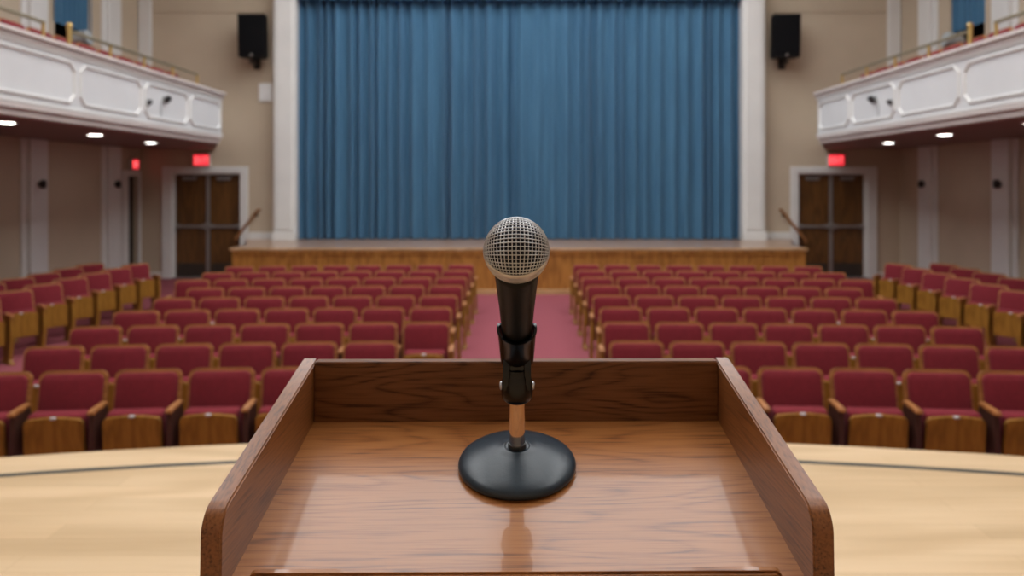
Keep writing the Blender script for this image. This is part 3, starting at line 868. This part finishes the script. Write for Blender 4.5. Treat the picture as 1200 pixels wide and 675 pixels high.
# grey crescent printed on the collar facing the viewer
bm = NB(); dn = upang+0
NA = 18; v0 = []; v1 = []
for k in range(NA+1):
    a = upang-1.0+2.0*k/NA; ed = min(k, NA-k)/3; w = min(1, ed)
    v0.append(bm.verts.new(MA @ Vector((.0190*math.cos(a), .0190*math.sin(a), -.0270-.0012*w)))); v1.append(bm.verts.new(MA @ Vector((.0190*math.cos(a), .0190*math.sin(a), -.0270+.0012*w))))
for k in range(NA): bm.faces.new([v0[k], v0[k+1], v1[k+1], v1[k]])
bmesh.ops.solidify(bm, geom=bm.faces[:], thickness=.0002)
obj('collar_mark', bm, M['markgrey'], hd, True)
RB = .0258
# silver band at the equator and the metal cup tapering to the collar
bm = NB()
lathe(bm, [(.0255, .0018), (.0264, .0022), (.0270, .0010), (.0270, -.0022), (.0265, -.0036), (.0262, -.0070), (.0250, -.0112), (.0226, -.0155), (.0200, -.0190), (.0182, -.0212), (.0165, -.0206), (.0200, -.0150), (.0225, -.0080), (.0248, -.0020)], 80, MA, False)
bd_ = obj('grille_band', bm, M['band'], mic, True, 50)
bm = NB(); bmesh.ops.create_icosphere(bm, subdivisions=4, radius=RB-.0016, matrix=MA); obj('inner_foam', bm, M['foam'], mic, True)
# woven wire ball: two families of wires, clipped above the band
bm = NB()
elev = math.radians(14)
F = Vector((0, -math.cos(elev), math.sin(elev))); Xa = Vector((1, 0, 0)); Ya = F.cross(Xa).normalized()
up = -axis
ctr = rel(ball)
step = math.radians(7.3); NW = 18
SEG = 84
for fam in (0, 1):
    E1 = Xa if fam == 0 else Ya; E2 = Ya if fam == 0 else Xa
    for i in range(-NW, NW+1):
        u = (i+.5*fam)*step
        if abs(u) > math.radians(130): continue
        n = E1*math.cos(u/2)-F*math.sin(u/2)
        dd = RB*math.sin(u/2); rr = math.sqrt(max(0, RB*RB-dd*dd))
        if rr < .003: continue
        f2 = (F*math.cos(u/2)+E1*math.sin(u/2)); e2 = E2
        run = []
        runs = []
        for k in range(SEG+1):
            a = -PI+2*PI*k/SEG
            wav = 1+(.010*math.cos(k*PI) if False else 0)+(.006 if fam else -.006)
            p = n*dd+(f2*math.cos(a)+e2*math.sin(a))*rr
            p = p*wav
            if p.dot(up) > .0006: run.append(ctr+p)
            else:
                if len(run) > 2: runs.append(run)
                run = []
        if len(run) > 2: runs.append(run)
        for r_ in runs: tube(bm, r_, .00044, 5)
obj('wire_grille', bm, M['silver'], mic, True, 80)

# ------------------------------------------------------------------ camera, world, colour
cam = bpy.data.cameras.new('camera'); co = bpy.data.objects.new('camera', cam); C.objects.link(co)
co.location = (0, 0, EYE); co.rotation_euler = (PI/2, 0, 0)
cam.sensor_width = 36; cam.sensor_fit = 'HORIZONTAL'; cam.lens = FLEN/1200*36
cam.shift_x = (600-609)/1200; cam.shift_y = -(337.5-216)/1200
cam.clip_start = .05; cam.clip_end = 100
cam.dof.use_dof = True; cam.dof.focus_distance = .635; cam.dof.aperture_fstop = 6.0; cam.dof.aperture_blades = 0
bpy.context.scene.camera = co
w = bpy.data.worlds.new('world'); bpy.context.scene.world = w; w.use_nodes = True
w.node_tree.nodes['Background'].inputs[0].default_value = (.5, .5, .5, 1); w.node_tree.nodes['Background'].inputs[1].default_value = .05
sc = bpy.context.scene
sc.view_settings.view_transform = 'Standard'; sc.view_settings.look = 'None'
sc.view_settings.gamma = 1; sc.view_settings.use_curve_mapping = False
sc.view_settings.exposure = 0.0
sc.cycles.use_denoising = True; sc.cycles.max_bounces = 8; sc.cycles.diffuse_bounces = 5
